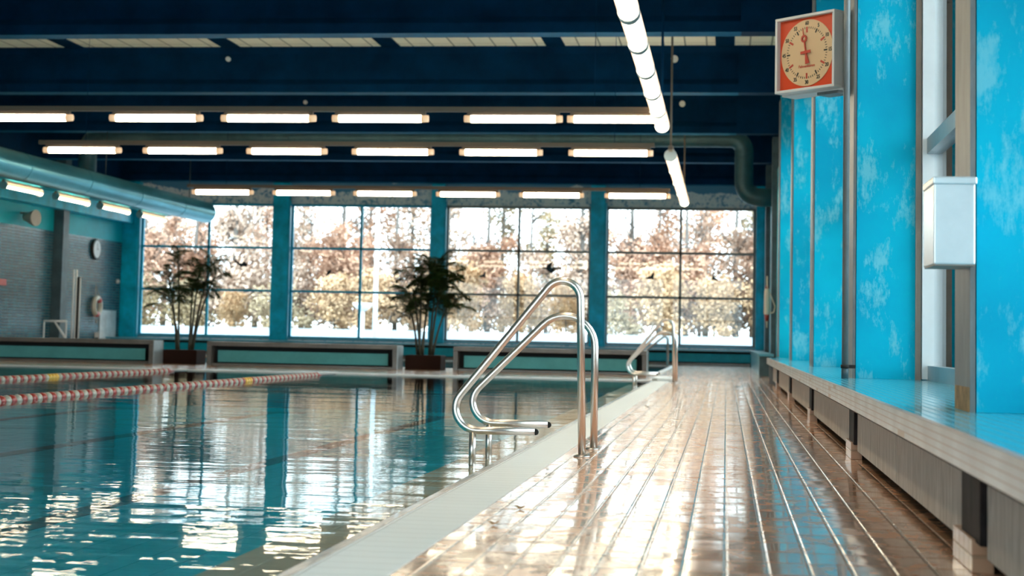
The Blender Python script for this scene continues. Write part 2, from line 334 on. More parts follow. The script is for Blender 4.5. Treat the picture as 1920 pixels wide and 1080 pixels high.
def rim():
    bm = bmesh.new()
    for x0, x1, y0, y1, dx, dy in ((-1.275, -1.19, PY0, PY1, 1, 0),):
        a = [(x0, -.25), (x0, -.022), (x0+.02, -.012), (x1, .0015), (x1, -.25)]
        va = [bm.verts.new((x, y0-.08, z)) for x, z in a]; vb = [bm.verts.new((x, y1+.08, z)) for x, z in a]
        bm.faces.new(va); bm.faces.new(vb[::-1])
        for i in range(5): bm.faces.new((va[i], va[(i+1) % 5], vb[(i+1) % 5], vb[i]))
    bx(bm, PX0-.04, -1.275, PY1, PY1+.08, -.25, .0015); bx(bm, PX0-.04, -1.275, PY0-.08, PY0, -.25, .0015); bx(bm, PX0-.04, PX0, PY0, PY1, -.25, .0015)
    return bm
struct('pool_rim', rim(), M['rim'], 'pinkish tiled lip where the water laps over the pool edge', 'pool edge')
D = -.62
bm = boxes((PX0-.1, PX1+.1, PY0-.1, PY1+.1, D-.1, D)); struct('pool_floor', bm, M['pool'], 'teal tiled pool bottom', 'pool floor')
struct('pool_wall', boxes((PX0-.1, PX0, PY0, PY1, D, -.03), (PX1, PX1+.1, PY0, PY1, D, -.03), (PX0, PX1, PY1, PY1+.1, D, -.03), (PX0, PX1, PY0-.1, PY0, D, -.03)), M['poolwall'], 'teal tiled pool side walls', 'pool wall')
struct('pool_ledge', boxes((PX1-.33, PX1, PY0, PY1, D, -.07)), M['shelf'], 'beige tiled underwater ledge along the right pool wall', 'pool ledge')
for i, x in enumerate((-4.5, -7.25, -10.0, -12.6)):
    struct('lane_marking', boxes((x-.11, x+.11, PY0+1.2, PY1-1.5, D, D+.004), (x-.5, x+.5, PY1-1.6, PY1-1.35, D, D+.004)), M['mark'], ['black lane line on the pool bottom nearest the ladders', 'second black lane line on the pool bottom from the right', 'third black lane line on the pool bottom from the right', 'leftmost black lane line on the pool bottom'][i], 'lane line')
w = obj('pool_water', mk(lambda b: [b.faces.new([b.verts.new(p) for p in ((PX0, PY0, -.016), (PX1+.03, PY0, -.016), (PX1+.03, PY1, -.016), (PX0, PY1, -.016))])]), M['water']); tag(w, 'rippled reflecting water filling the main pool', 'water', kind='stuff')
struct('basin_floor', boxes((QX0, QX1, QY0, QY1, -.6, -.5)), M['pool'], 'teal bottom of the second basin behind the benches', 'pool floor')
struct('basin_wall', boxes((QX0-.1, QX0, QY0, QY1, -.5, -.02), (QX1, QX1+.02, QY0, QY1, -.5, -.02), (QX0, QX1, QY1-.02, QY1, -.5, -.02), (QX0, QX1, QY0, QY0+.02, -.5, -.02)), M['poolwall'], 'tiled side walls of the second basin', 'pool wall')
w = obj('basin_water', mk(lambda b: [b.faces.new([b.verts.new(p) for p in ((QX0, QY0, -.02), (QX1, QY0, -.02), (QX1, QY1, -.02), (QX0, QY1, -.02))])]), M['water']); tag(w, 'still water in the second basin behind the benches', 'water', kind='stuff')
poly = [(-.86, 26.95), (-.86, 28.6), (-1.0, 28.9), (-1.1, 28.95), (-1.2, 28.6), (-1.22, 27.2), (-1.12, 26.95)]
bm = bmesh.new(); prism(bm, poly, 0, .045); struct('trim_1', bm, M['coping'], 'low white tiled step at the far end of the pool edge', 'step')

# walls
def fin_mesh(y, x0=.945, x1=1.37, d=.42):
    bm = bmesh.new(); bx(bm, x0+.005, x1-.003, y, y+d, (0 if y > 28 else .4255), ZC); return bm
LBL = {0: 'behind the camera', 1: 'beside the camera', 2: 'nearest cyan wall pier at the right edge, scraped plaster', 3: 'second cyan wall pier, just behind the steel pipe', 4: 'third cyan wall pier, right below the square clock', 5: 'fourth cyan wall pier along the window ledge', 6: 'farthest cyan wall pier at the end of the ledge'}
for k in range(7):
    y = FIN[k]
    x1 = 2.3 if k == 2 else 1.37
    o = struct('wall_pier', fin_mesh(y, x1=1.50 if k != 2 else 1.50), M['plaster'], LBL[k] if k > 1 else 'cyan wall pier '+LBL[k], 'wall pier')
    st = obj('steel_edge', boxes((.925, .945, y-.004, y+.41, .425, ZC-.9)), M['steel'], o); st['label'] = 'grey steel cover on the pool side'
    if k in (2, 3): obj('edge_trim', boxes((1.375, 1.415, y-.03, y-.002, .425, 4.4)), M['brownsteel'], o)
    if k == 2:
        rb = obj('rust_stain', boxes((.9235, .9255, y, y+.40, .426, .52)), M['rust'], o)
for y, z1, n in ((35.3, 5.12, 'nearer'), (40.9, 5.12, 'farther')):
    struct('wall_pier', boxes((.95, 1.5, y, y+.45, 0, z1)), M['pil'], f'{n} dark grey pilaster beyond the cyan piers', 'wall pier')
struct('wall_right', boxes((XR, XR+.2, YB, YF, 0, .43)), M['bluepaint'], 'blue wall strip below the right windows', 'wall')
struct('wall_right_upper', boxes((XR, XR+.2, YB, YF, 4.4, ZC)), M['bluepaint'], 'blue wall strip above the right windows', 'wall')
struct('wall_right_end', boxes((1.06, XR+.2, 30.2, YF, 0, 4.4)), M['bluepaint'], 'blue wall beyond the farthest right window', 'wall')
# right windows
for i in range(6):
    y0, y1 = FIN[i]+.42, FIN[i+1]
    f = obj(f'window_{5+i}', boxes((1.46, 1.56, y0, y1, .425, .53), (1.45, 1.57, y0, y1, 2.085, 2.2), (1.46, 1.56, y0, y1, 4.3, 4.4), (1.47, 1.56, y0, y0+.1, .53, 4.3), (1.47, 1.56, (y0+y1)/2-.03, (y0+y1)/2+.03, 2.2, 4.3)), M['greyframe'])
    f['kind'] = 'structure'; f['label'] = ['right-hand window behind the camera', 'right-hand window beside the camera', 'right-hand window between the first two cyan piers', 'right-hand window between second and third cyan piers', 'right-hand window between third and fourth cyan piers', 'farthest right-hand window'][i]; f['category'] = 'window'
    obj('window_jamb', boxes((1.42, 1.56, y1-.06, y1-.005, .43, 4.4)), M['white'], f)['label'] = 'white painted jamb'
    obj('pane', boxes((1.505, 1.515, y0+.05, y1-.06, .5, 2.1), (1.505, 1.515, y0+.05, y1-.06, 2.18, 4.32)), M['glass'], f)
# far wall with four windows
WX = [(-17.45, -13.42), (-12.82, -8.65), (-8.13, -3.97), (-3.43, .755)]
struct('wall_far', boxes((XL, XR+.2, YF, YF+.2, 0, .50), (XL, XR+.2, YF, YF+.2, 4.5, ZC), (XL, -17.5, YF, YF+.2, .5, 4.5), (.80, XR+.2, YF, YF+.2, .5, 4.5), (-13.4, -12.85, YF, YF+.2, .5, 4.5), (-8.63, -8.15, YF, YF+.2, .5, 4.5), (-3.95, -3.45, YF, YF+.2, .5, 4.5)), M['mural'], 'far wall with sponged blue mural above the windows', 'wall')
wl = ['leftmost far window behind the left palm', 'second far window from the left', 'third far window, behind the near handrails', 'rightmost far window looking on golden trees']
for i, (a, b) in enumerate(WX):
    bars = [(a-.05, a+.02, YF-.03, YF+.06, .5, 4.5), (b-.02, b+.05, YF-.03, YF+.06, .5, 4.5), (a, b, YF-.03, YF+.06, .5, .575), (a, b, YF-.03, YF+.06, 4.43, 4.5)]
    mx = (-15.40, -10.74, -6.03, -1.33)[i]
    bars += [(mx-.035, mx+.035, YF-.02, YF+.05, .575, 4.43), (a, b, YF-.02, YF+.05, 3.15, 3.22), (a, b, YF-.02, YF+.05, 1.87, 1.94)]
    f = obj(f'window_{1+i}', boxes(*bars), M['brownsteel'] if i > 1 else M['bluetrim']); f['kind'] = 'structure'; f['label'] = wl[i]; f['category'] = 'window'
    if i > 1: f.data.materials[0] = P('grey_brown_window_frame', (.22, .20, .18), .5)
    obj('pane', boxes((a, b, YF+.01, YF+.02, .56, 4.44)), M['glass'], f)
    obj('window_sill', boxes((a-.15, b+.2, YF-.16, YF-.03, .47, .535)), M['sill'], f)
cl = ['blue column in the far left corner', 'blue column between the two left far windows', 'blue column behind the right palm', 'blue column behind the near handrails', 'blue column in the far right corner']
for i, (a, b) in enumerate(((XL, -17.5), (-13.37, -12.88), (-8.6, -8.2), (-3.92, -3.5), (.82, 1.05))):
    struct('wall_column', boxes((a, b, YF-.32, YF, .45, 5.12)), M['bluepaint'], cl[i], 'column', bevel=.02)
    obj('column_edge', boxes((b-.002, b+.05, YF-.30, YF-.18, .45, 4.6)), M['bluetrim'], bpy.data.objects[-1] if False else C.objects[-1])
# left wall
struct('wall_left', boxes((XL-.2, XL, YB, YF+.2, 3.27, 3.9)), M['teal'], 'teal painted band of the left wall above the brick', 'wall')
struct('wall_left_upper', boxes((XL-.2, XL, YB, YF+.2, 3.9, ZC)), M['navy'], 'dark navy top of the left wall above the soffit', 'wall')
struct('wall_left_brick', boxes((XL-.2, XL, YB, YF+.2, 0, 3.27)), M['brick'], 'glazed dark brick lower part of the left wall', 'wall')
for j, y in enumerate((41.6-5.77*2, 41.6-5.77, 41.6)):
    struct('wall_column', boxes((XL, XL+.28, y, y+.38, 0, ZC)), M['pil'], ['dark column on the left wall outside the frame', 'dark column on the left wall, second from the far corner', 'dark column on the left wall beside the round clock'][j], 'column')
struct('wall_left_soffit', boxes((XL, XL+.35, YB, YF, 3.85, 4.35)), M['bluepaint'], 'blue soffit strip along the top of the left wall', 'soffit')
struct('wall_back', boxes((XL-.2, XR+.2, YB-.2, YB, 0, .5), (XL-.2, XR+.2, YB-.2, YB, 4.5, ZC), (XL-.2, -17.5, YB-.2, YB, .5, 4.5), (1.0, XR+.2, YB-.2, YB, .5, 4.5), *[(x-.25, x+.25, YB-.2, YB, .5, 4.5) for x in (-12.9, -8.25, -3.6)]), M['backwall'], 'pale wall with windows behind the camera', 'wall')
for i, (a, b) in enumerate(((-17.5, -13.15), (-12.65, -8.5), (-8.0, -3.85), (-3.35, 1.0))):
    m_ = (a+b)/2
    f = obj(f'window_{11+i}', boxes((a, b, YB-.1, YB-.02, .5, .57), (a, b, YB-.1, YB-.02, 4.43, 4.5), (a, a+.06, YB-.1, YB-.02, .5, 4.5), (b-.06, b, YB-.1, YB-.02, .5, 4.5), (m_-.03, m_+.03, YB-.1, YB-.02, .5, 4.5), (a, b, YB-.1, YB-.02, 1.87, 1.93), (a, b, YB-.1, YB-.02, 3.15, 3.21)), M['bluetrim'])
    f['kind'] = 'structure'; f['label'] = f'{["first", "second", "third", "fourth"][i]} window from the left in the wall behind the camera'; f['category'] = 'window'
    obj('pane', boxes((a, b, YB-.07, YB-.06, .55, 4.45)), M['glass'], f)
# ceiling, joists, beams
struct('ceiling', boxes((XL-.2, XR+.2, YB-.2, YF+.2, ZC+.002, ZC+.3)), M['ctile'], 'ceiling of pale acoustic tiles between the beams', 'ceiling')
for i in range(6):
    x = -12.32+3.06*(i-1)
    if x < 1: struct('ceiling_joist', boxes((x-.17, x+.17, YB, YF, ZC-.02, ZC)), M['navy'], 'dark joist running lengthwise under the tiles', 'joist')
BY = [23.57+5.77*k for k in range(-5, 5)]
def beam(y):
    bm = bmesh.new()
    prof = [(-.18, 5.145), (.18, 5.145), (.18, 5.30), (.09, 5.40), (.09, ZC-.12), (.18, ZC), (-.18, ZC), (-.09, ZC-.12), (-.09, 5.40), (-.18, 5.30)]
    va = [bm.verts.new((XL, y+a, z)) for a, z in prof]; vb = [bm.verts.new((.17, y+a, z)) for a, z in prof]; n = len(prof)
    bm.faces.new(va); bm.faces.new(vb[::-1])
    for i in range(n): bm.faces.new((va[i], va[(i+1) % n], vb[(i+1) % n], vb[i])).material_index = 1 if i == 0 else 0  # bottom face gets the blue with its light painted in
    bx(bm, .16, XR, y-.18, y+.18, 5.145, ZC); return bm
bn = {5: 'nearest visible navy ceiling beam, below the pale tile strip', 6: 'second navy ceiling beam', 7: 'third navy ceiling beam', 8: 'fourth navy ceiling beam', 9: 'farthest navy ceiling beam against the mural wall'}
for i, y in enumerate(BY):
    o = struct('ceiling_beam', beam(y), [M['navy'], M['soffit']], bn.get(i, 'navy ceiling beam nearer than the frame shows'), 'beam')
for x, z, y, lb in ((-.985, 5.765, BY[6], 'white disc on the second beam beside the lamp line'), (-9.34, 5.78, BY[6], 'white disc on the second beam, far left'), (-1.0, 5.79, BY[7], 'white disc on the third beam beside the lamp line'), (-9.37, 5.81, BY[7], 'white disc on the third beam, left')):
    r = .065 if x > -5 else .045
    o = obj('detector_disc', mk(cyl, (0, -.05, 0), (0, .01, 0), r), M['offwhite'], loc=(x, y-.095, z)); tag(o, lb, 'detector', 'round white discs on the beams')

# ------------------------------------------------------------------ right ledge
LY0, LY1 = -4.0, 27.0
lg = thing('tiled_ledge', 'long cyan mosaic window ledge on dark posts along the right wall', 'ledge', (.667, LY0, 0)); off = Vector((-.667, -LY0, 0))
def lobj(n, bm, m, lab=None, bevel=0):
    o = obj(n, bm, m, lg, loc=off, bevel=bevel)
    if lab: o['label'] = lab
    return o
lobj('ledge_top', boxes((.67, 1.497, LY0, LY1, .40, .425)), M['ledge'])
lobj('ledge_edge', boxes((.664, .69, LY0, LY1, .328, .4252)), M['fascia'], 'pale mosaic edge with a few tan tiles')
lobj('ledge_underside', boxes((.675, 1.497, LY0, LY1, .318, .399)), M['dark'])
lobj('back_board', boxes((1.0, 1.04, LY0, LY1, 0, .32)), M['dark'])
py = [5.06+4.75*k for k in range(-2, 5)]
prev = LY0
for k, y in enumerate(py):
    lobj('post', boxes((.745, .80, y-.11, y+.27, .09, .32)), M['darkmetal'], bevel=.004)
    lobj('foot', boxes((.735, .80, y-.02, y+.39, 0, .10)), M['foot'], 'tan tiled foot block', bevel=.003)
    for a, b in ((y+.275, y+2.45), (y+2.465, y+4.635)):
        if a < LY1: lobj('panel', boxes((.765, .785, a, min(b, LY1-.02), .055, .312)), M['panel'])
lobj('end_board', boxes((.70, 1.497, LY1-.03, LY1-.005, 0, .32)), M['steel'])

# far radiator bench along the far wall and returning along the right one
rb = thing('radiator_bench', 'long low blue radiator bench under the far windows', 'radiator', (-8, 45.4, 0)); o2 = (8, -45.4, 0)
obj('bench_top', boxes((XL+.1, .68, 45.35, YF-.03, .40, .45), (.65, .945, 32.75, 45.4, .40, .45)), M['sill'], rb, o2)
for a in range(9):
    x0 = XL+.2+a*2.06; obj('panel', boxes((x0, x0+2.0, 45.5, 45.56, .10, .33)), M['radiator'], rb, o2)
obj('side_panel', boxes((.68, .72, 33.0, 45.4, .0, .40)), M['sill'], rb, o2); obj('end_panel', boxes((.66, .94, 32.8, 32.86, 0, .40)), M['pil'], rb, o2)
obj('recess', boxes((XL+.1, .68, 45.7, 45.75, 0, .40)), M['dark'], rb, o2); obj('kick_board', boxes((XL+.1, .66, 45.52, 45.6, 0, .07)), M['benchframe'], rb, o2)

# heated benches between the pools
def bench(x0, x1, label):
    y0, y1, h = 31.15, 31.7, .47
    t = thing('pool_bench', label, 'bench', ((x0+x1)/2, y0, 0), 0, 'heated benches behind the pool'); lo = (-(x0+x1)/2, -y0, 0)
    obj('frame', boxes((x0, x1, y0, y1, h-.085, h), (x0, x0+.09, y0, y1, 0, h-.086), (x1-.09, x1, y0, y1, 0, h-.086), (x0+.091, x1-.091, y0+.05, y1, 0, .045)), M['benchframe'], t, lo, bevel=.006)
    obj('side_panel', boxes((x1, x1+.012, y0+.01, y1, 0, h-.01)), M['greyframe'], t, lo)['label'] = 'end face with its light painted as pale grey'  # thin pale plate puts the light on this end into the colour
    obj('recess', boxes((x0+.09, x1-.09, y0+.30, y0+.32, .04, h-.086)), M['benchshade'], t, lo)  # added dark sheet standing for the shade inside the bench opening
    obj('heating_panel', boxes((x0+.20, x1-.20, y0+.10, y0+.14, .07, .30)), M['benchpanel'], t, lo, bevel=.005)
    return t
bench(-15.1, -11.30, 'low bench at the far left, cut off by the frame'); bench(-10.2, -6.36, 'low bench between the two potted palms'); bench(-5.25, -1.50, 'low bench behind the near handrails')

# ------------------------------------------------------------------ handrails
def handrail(y, tall, label, sx=1.0):
    t = thing('pool_handrail', label, 'handrail', (-.81, y, 0), 0, 'stainless pool handrails')
    X = lambda x: (x+.81)*sx
    if tall: pts = [(X(-.81), 0, .0), (X(-.842), 0, 1.19), (X(-1.685), 0, .135), (X(-1.083), 0, .135)]; rd = [.105, .127]
    else: pts = [(X(-.796), 0, .0), (X(-.80), 0, 1.08), (X(-1.725), 0, .15), (X(-1.08), 0, .143)]; rd = [.188, .127]
    pth = fillet(pts, rd, 12); obj('rail', mk(tube, pth, .0225, 20), M['chrome'], t)
    e = pth[-1]; obj('end_ring', mk(tube, [(e.x+.001, -.012+.012*0+0, e.z) , (e.x+.004, 0, e.z)], .0185, 16), M['dark'], t)
    bmf = bmesh.new(); tube(bmf, [(X(-.81), 0, .0), (X(-.81), 0, .006), (X(-.81), 0, .016)], [.048, .048, .026], 28); obj('flange', bmf, M['chrome'], t)
    bms = bmesh.new(); tube(bms, [(X(-1.445), 0, -.10), (X(-1.445), 0, pts[-1][2])], .020, 18); obj('stub', bms, M['chrome'], t)
    return t
handrail(9.317, True, 'taller nearer handrail of the front pool ladder'); handrail(9.971, False, 'lower handrail just behind the tall front one')
handrail(25.8, True, 'taller handrail of the far ladder at the pool end'); handrail(26.45, False, 'lower handrail of the far ladder at the pool end')
for i, (x, y) in enumerate(((-1.62, 42.6), (-1.62, 43.2))):
    t = thing('basin_handrail', ['tiny left handrail of the second basin beyond the bench', 'tiny right handrail of the second basin beyond the bench'][i], 'handrail', (x, y, 0), 0, 'handrails at the second basin')
    obj('rail', mk(tube, fillet([(.1, 0, 0), (.1, 0, .86), (-.6, 0, .3), (-.6, 0, -.02)], [.08, .08], 6), .022, 12), M['chrome'], t)
    obj('flange', mk(tube, [(.1, 0, 0), (.1, 0, .01)], .045, 16), M['chrome'], t)

# ------------------------------------------------------------------ lane ropes
def rope(x, y_start, y_end, ylow, label, y_cut):
    t = thing('lane_rope', label, 'lane rope', (x, y_end, -.01), 0, 'red and cream lane ropes')
    obj('cable', mk(tube, [(0, PY0-y_end, 0), (0, PY1-y_end, 0.0)], .006, 6), M['cable'], t)
    meshes = {}
    for k, m in (('r', 'redplastic'), ('w', 'whiteplastic'), ('y', 'yellow')):
        b = bmesh.new()
        tube(b, [(0, .004, 0), (0, .012, 0), (0, .03, 0), (0, .08, 0), (0, .098, 0), (0, .108, 0)], [.020, .040, .052, .052, .040, .020], 14)
        o = obj('float', b, M[m], t); o.hide_render = False; meshes[k] = o
    first = {k: True for k in meshes}; y = y_end-.16; i = 0; stuff = bmesh.new()
    while y > PY0+.3:
        k = 'rw'[i % 2]
        if any(abs(y-a) < .115 for a in ylow): k = 'y'
        if i < 99 and y > y_cut:
            if first[k]: meshes[k].location = (0, y-y_end, 0); first[k] = False
            else:
                c = meshes[k].copy(); C.objects.link(c); c.location = (0, y-y_end, 0)
        else:
            tube(stuff, [(0, y-y_end+a, 0) for a in (.004, .03, .08, .108)], [.02, .052, .052, .02], 8, mat=i % 2)
        y -= .114; i += 1
    for k in meshes:
        if first[k]: bpy.data.objects.remove(meshes[k])
    s = obj('float', stuff, [M['redplastic'], M['whiteplastic']], t); s['kind'] = 'stuff'
    obj('end_cone', mk(tube, [(0, -.05, 0), (0, .02, 0), (0, .25, 0)], [.045, .03, .008], 12), M['redplastic'], t)
rope(-6.62, 0, 26.0, (22.0, 21.9), 'nearer red and cream lane rope floating on the pool', 14.3)
rope(-9.25, 0, 26.3, (21.5, 21.4), 'farther red and cream lane rope floating on the pool', 19.2)

# ------------------------------------------------------------------ lamps
GX = 'fluorescent lamps under the ceiling'
def lampX(L):
    t = thing('fluorescent_lamp', 'x', 'lamp', (0, 0, 0), 0, GX)
    obj('housing', boxes((-.06-L/2, L/2+.06, -.035, .035, .045, .10)), M['lampbody'], t, bevel=.01)
    obj('tube', mk(tube, [(-L/2, 0, 0), (L/2, 0, 0)], .055, 16), M['tube'], t)
    for s in (-1, 1): obj('end_cap', mk(tube, [(s*L/2, 0, 0), (s*(L/2+.10), 0, .0)], [.056, .05], 16), M['lampcap'], t)
    return t
ordn = ['first', 'second', 'third', 'fourth', 'fifth', 'sixth', 'seventh', 'eighth']
rows = [('nearest crosswise lamp row', 22.9, [(-11.1, -9.68), (-8.98, -7.80), (-7.26, -6.10), (-5.62, -4.40), (-3.68, -2.45), (-2.10, -1.05)]),
        ('middle crosswise lamp row', 27.1, [(-11.85, -10.66), (-10.03, -8.82), (-8.16, -6.96), (-6.32, -5.07), (-4.45, -3.20), (-2.59, -1.33)]),
        ('farthest crosswise lamp row', 35.2, [(-11.9, -10.65), (-10.02, -8.78), (-8.17, -6.93), (-6.28, -5.08), (-4.41, -3.25), (-2.56, -1.34)])]
protoX = lampX(1.22); used = False
for rn, y, segs in rows:
    for i, (a, b) in enumerate(segs):
        lab = f'{ordn[i]} lamp from the left in the {rn}'
        if not used: o = protoX; o.location = ((a+b)/2, y, 3.8); o['label'] = lab; used = True
        else: o = dup(protoX, ((a+b)/2, y, 3.8), None, lab)
    tr = obj('lamp_rail', boxes((segs[0][0]-.2, segs[-1][1]+.1, y-.045, y+.045, 3.90, 3.97)), M['lampbody']); tag(tr, f'brown mounting rail above the {rn}', 'rail')
    for x in (-11.2, -1.9): obj('hanger', mk(cyl, (x, y, 3.96), (x, y, ZC), .005, 6), M['navy'], tr)
def lampY(L, r, name='ceiling_lamp'):
    t = thing(name, 'x', 'lamp', (0, 0, 0), 0, GX)
    obj('housing', boxes((-r*.4, r*.4, -L/2, L/2, .05, .12)), M['lampbody'], t, bevel=.01)
    obj('tube', mk(tube, [(0, -L/2+.035, 0), (0, L/2-.035, 0)], r*.62, 20), M['tube'], t)
    for s in (-1, 1): obj('side_rail', boxes((s*r*.82-r*.16, s*r*.82+r*.16, -L/2+.03, L/2-.03, -.015, .045)), M['lampside'], t, bevel=.008)
    for s in (-1, 1): obj('band', mk(tube, [(0, s*(L/2-.05), 0), (0, s*L/2, 0)], r+.004, 20), M['band'], t)
    return t
pl = lampY(1.56, .105); first = True
for i in range(11):
    y = 23.6-.8-1.66*i; lab = f'{["end", "second", "third", "fourth", "fifth", "sixth", "seventh", "eighth", "ninth", "tenth", "eleventh"][i]} tube lamp of the long lengthwise line, counted from its far end'
    if first: pl.location = (-.96, y, 3.8); pl['label'] = lab; first = False
    else: dup(pl, (-.96, y, 3.8), None, lab)
pl2 = lampY(2.3, .105); first = True
for i in range(4):
    y = 27.4+1.15+2.32*i; lab = f'{ordn[i]} tube lamp of the short far lengthwise line, counted from its near end'
    if first: pl2.location = (-.97, y, 3.8); pl2['label'] = lab; first = False
    else: dup(pl2, (-.97, y, 3.8), None, lab)
for (x, y, y2, lab) in ((-.96, 6, 23.6, 'mounting rail above the long lengthwise lamp line'), (-.97, 27.4, 36.6, 'mounting rail above the short far lamp line')):
    tr = obj('lamp_rail', boxes((x-.04, x+.04, y, y2, 3.92, 3.97)), M['lampbody']); tag(tr, 'brown '+lab, 'rail')
    for yy in (y+.15, y2-.3): obj('hanger', mk(cyl, (x, yy, 3.96), (x, yy, ZC), .018, 8), M['lampbody'] if y > 20 else M['navy'], tr)
pl3 = lampY(1.95, .09); first = True
for i, y in enumerate((42.95, 40.15, 37.4, 34.6, 31.8, 29.0, 26.2)):
    lab = f'{ordn[i]} lamp under the left duct, counted from the far wall'
    if first: pl3.location = (-15.75, y, 3.78); pl3['label'] = lab; first = False
    else: dup(pl3, (-15.75, y, 3.78), None, lab)
tr = obj('lamp_rail', boxes((-15.85, -15.65, 24, 44.2, 3.90, 3.96)), M['bluepaint']); tag(tr, 'blue mounting tray above the lamps by the left wall', 'rail')

# ------------------------------------------------------------------ ducts
t = thing('ventilation_duct', 'large shiny galvanised duct running along the left side', 'duct', (-14.0, 42.3, 3.87))
obj('duct_pipe', mk(tube, [(0, -45.3, 0), (0, 0, 0)], .28, 48, cap=False), M['duct'], t)
for k in range(14): obj('joint_ring', mk(tube, [(0, -2.4-3.1*k, 0), (0, -2.43-3.1*k, 0)], .286, 40), M['duct'], t)
bm = bmesh.new(); tube(bm, [(0, .0, 0), (0, -.02, 0)], [.27, .27], 32); obj('end_cap', bm, M['duct2'], t)
for y in (40.9, 35.1, 29.4, 23.6, 17.8): obj('hanger', mk(cyl, (0, y-42.3, .27), (0, y-42.3, 1.30), .012, 8), M['cable'], t)
t = thing('ventilation_pipe', 'grey ventilation pipe crossing under the beams and bending down at the right', 'duct', (.365, 38, 5.42))
obj('duct_pipe', mk(tube, fillet([(-16.0, 0, -1.2), (-16.0, 0, 0), (0, 0, 0), (0, 0, -1.38), (.8, 0, -1.38)], [.35, .32, .34], 7), .215, 28), M['duct2'], t)
for x in (-2.1, -4.3, -6.5, -8.7, -10.9, -13.1, -.9): obj('joint_ring', mk(tube, [(x, 0, 0), (x+.03, 0, 0)], .222, 28), M['duct2'], t)
obj('joint_ring', mk(tube, [(0, 0, -.45), (0, 0, -.48)], .222, 28), M['duct2'], t)

# ------------------------------------------------------------------ steel pipe by the ledge and dispenser box
t = thing('vertical_pipe', 'slim steel pipe rising from the ledge in front of the second pier', 'pipe', (.862, 12.1, .425))
obj('pipe', mk(cyl, (0, 0, 0), (0, 0, 5.4), .0235), M['steel'], t); obj('clamp', mk(tube, [(0, 0, .075), (0, 0, .10)], .031, 20), M['dark'], t)
obj('bracket', boxes((.0, .075, -.006, .006, .075, .10)), M['dark'], t); obj('foot_sleeve', mk(cyl, (0, 0, 0), (0, 0, .085), .026), M['pil'], t)
t = thing('steel_dispenser', 'brushed steel box fixed to the nearest pier', 'dispenser', (.848, 6.38, .98))
obj('body', boxes((-.082, .070, -.17, .15, 0, .305)), M['steelbox'], t, bevel=.006)
obj('lid', boxes((-.086, .076, -.178, .155, .300, .330)), M['steelbox'], t, bevel=.006)
obj('bottom_edge', boxes((-.08, .068, -.165, .14, -.004, 0)), M['brownsteel'], t)

# ------------------------------------------------------------------ swimming clock on the second pier
TXT = []
def text_mesh(s, size, bold=0):
    c = bpy.data.curves.new('t', 'FONT'); c.body = s; c.size = size; c.align_x = 'CENTER'; c.align_y = 'CENTER'; c.offset = bold; c.extrude = .0008; c.resolution_u = 3
    o = bpy.data.objects.new('t', c); C.objects.link(o); bpy.context.view_layer.update()
    me = bpy.data.meshes.new_from_object(o.evaluated_get(bpy.context.evaluated_depsgraph_get())); bpy.data.objects.remove(o); return me
A = Vector((.36, 12.91, 0)); B = Vector((.792, 12.50, 0)); ax = (B-A).normalized(); ang = math.atan2(ax.y, ax.x)
ctr = (A+B)/2; t = thing('training_clock', 'square orange pool timing clock with cream dial and red hand', 'clock', (ctr.x, ctr.y, 2.94), ang)
h = .30; dp = .28    # local: x along face, -y out of the face, z up
cs = bmesh.new(); fr = .022
bx(cs, -h, h, 0, dp, -h, -h+fr); bx(cs, -h, h, 0, dp, h-fr, h); bx(cs, -h, -h+fr, 0, dp, -h+fr, h-fr); bx(cs, h-fr, h, 0, dp, -h+fr, h-fr); bx(cs, -h+fr, h-fr, .05, .06, -h+fr, h-fr); bx(cs, -h-.012, h+.0, .10, dp-.02, -h-.012, h+.0)
obj('case', cs, M['offwhite'], t, bevel=.003)
obj('face', boxes((-h+fr, h-fr, .040, .0499, -h+fr, h-fr)), M['orange'], t)['label'] = 'orange square face'
def disc(bm, r, y0, y1, n=64, cx=0, cz=0): tube(bm, [(cx, y0, cz), (cx, y1, cz)], r, n)
dial = obj('dial', mk(disc, .262, .034, .0399), M['cream'], t); dial['label'] = 'round cream dial'
bmk, brd = bmesh.new(), bmesh.new()
for i in range(60):
    a = 2*PI*i/60; big = i % 5 == 0; red = i % 10 == 0
    r1 = .205; r0 = r1-(.045 if red else .034 if big else .016); wd = (.008 if red else .006 if big else .0025)
    d = Vector((math.sin(a), 0, math.cos(a))); s = Vector((math.cos(a), 0, -math.sin(a)))
    if big: r0 -= 0
    b = bmesh.new() if red else bmk
    q = [d*r0-s*wd, d*r0+s*wd, d*r1+s*wd, d*r1-s*wd]
    va = [b.verts.new(p+Vector((0, .0325, 0))) for p in q]; vb = [b.verts.new(p+Vector((0, .0338, 0))) for p in q]
    b.faces.new(va); b.faces.new(vb[::-1])
    for k in range(4): b.faces.new((va[k], va[(k+1) % 4], vb[(k+1) % 4], vb[k]))
    if red: obj('ten_mark', b, M['red'], dial)['label'] = 'red mark'
obj('minute_marks', bmk, M['black'], dial)
for i in range(1, 13):
    a = 2*PI*i/12; me = text_mesh(str(i*5), .042, .0012); me.materials.append(M['black'])
    o = bpy.data.objects.new('numeral', me); C.objects.link(o); o.parent = dial; o.location = (math.sin(a)*.233, .0328, math.cos(a)*.233); o.rotation_euler = (PI/2, 0, 0); o.scale = (.85, 1, 1)
me = text_mesh('Fahnenkamm', .031, .0006); me.materials.append(M['red']); o = bpy.data.objects.new('lettering', me); C.objects.link(o); o.parent = dial; o.location = (0, .0328, -.105); o.rotation_euler = (PI/2, 0, 0); o['label'] = 'small red lettering'
hb = bmesh.new()
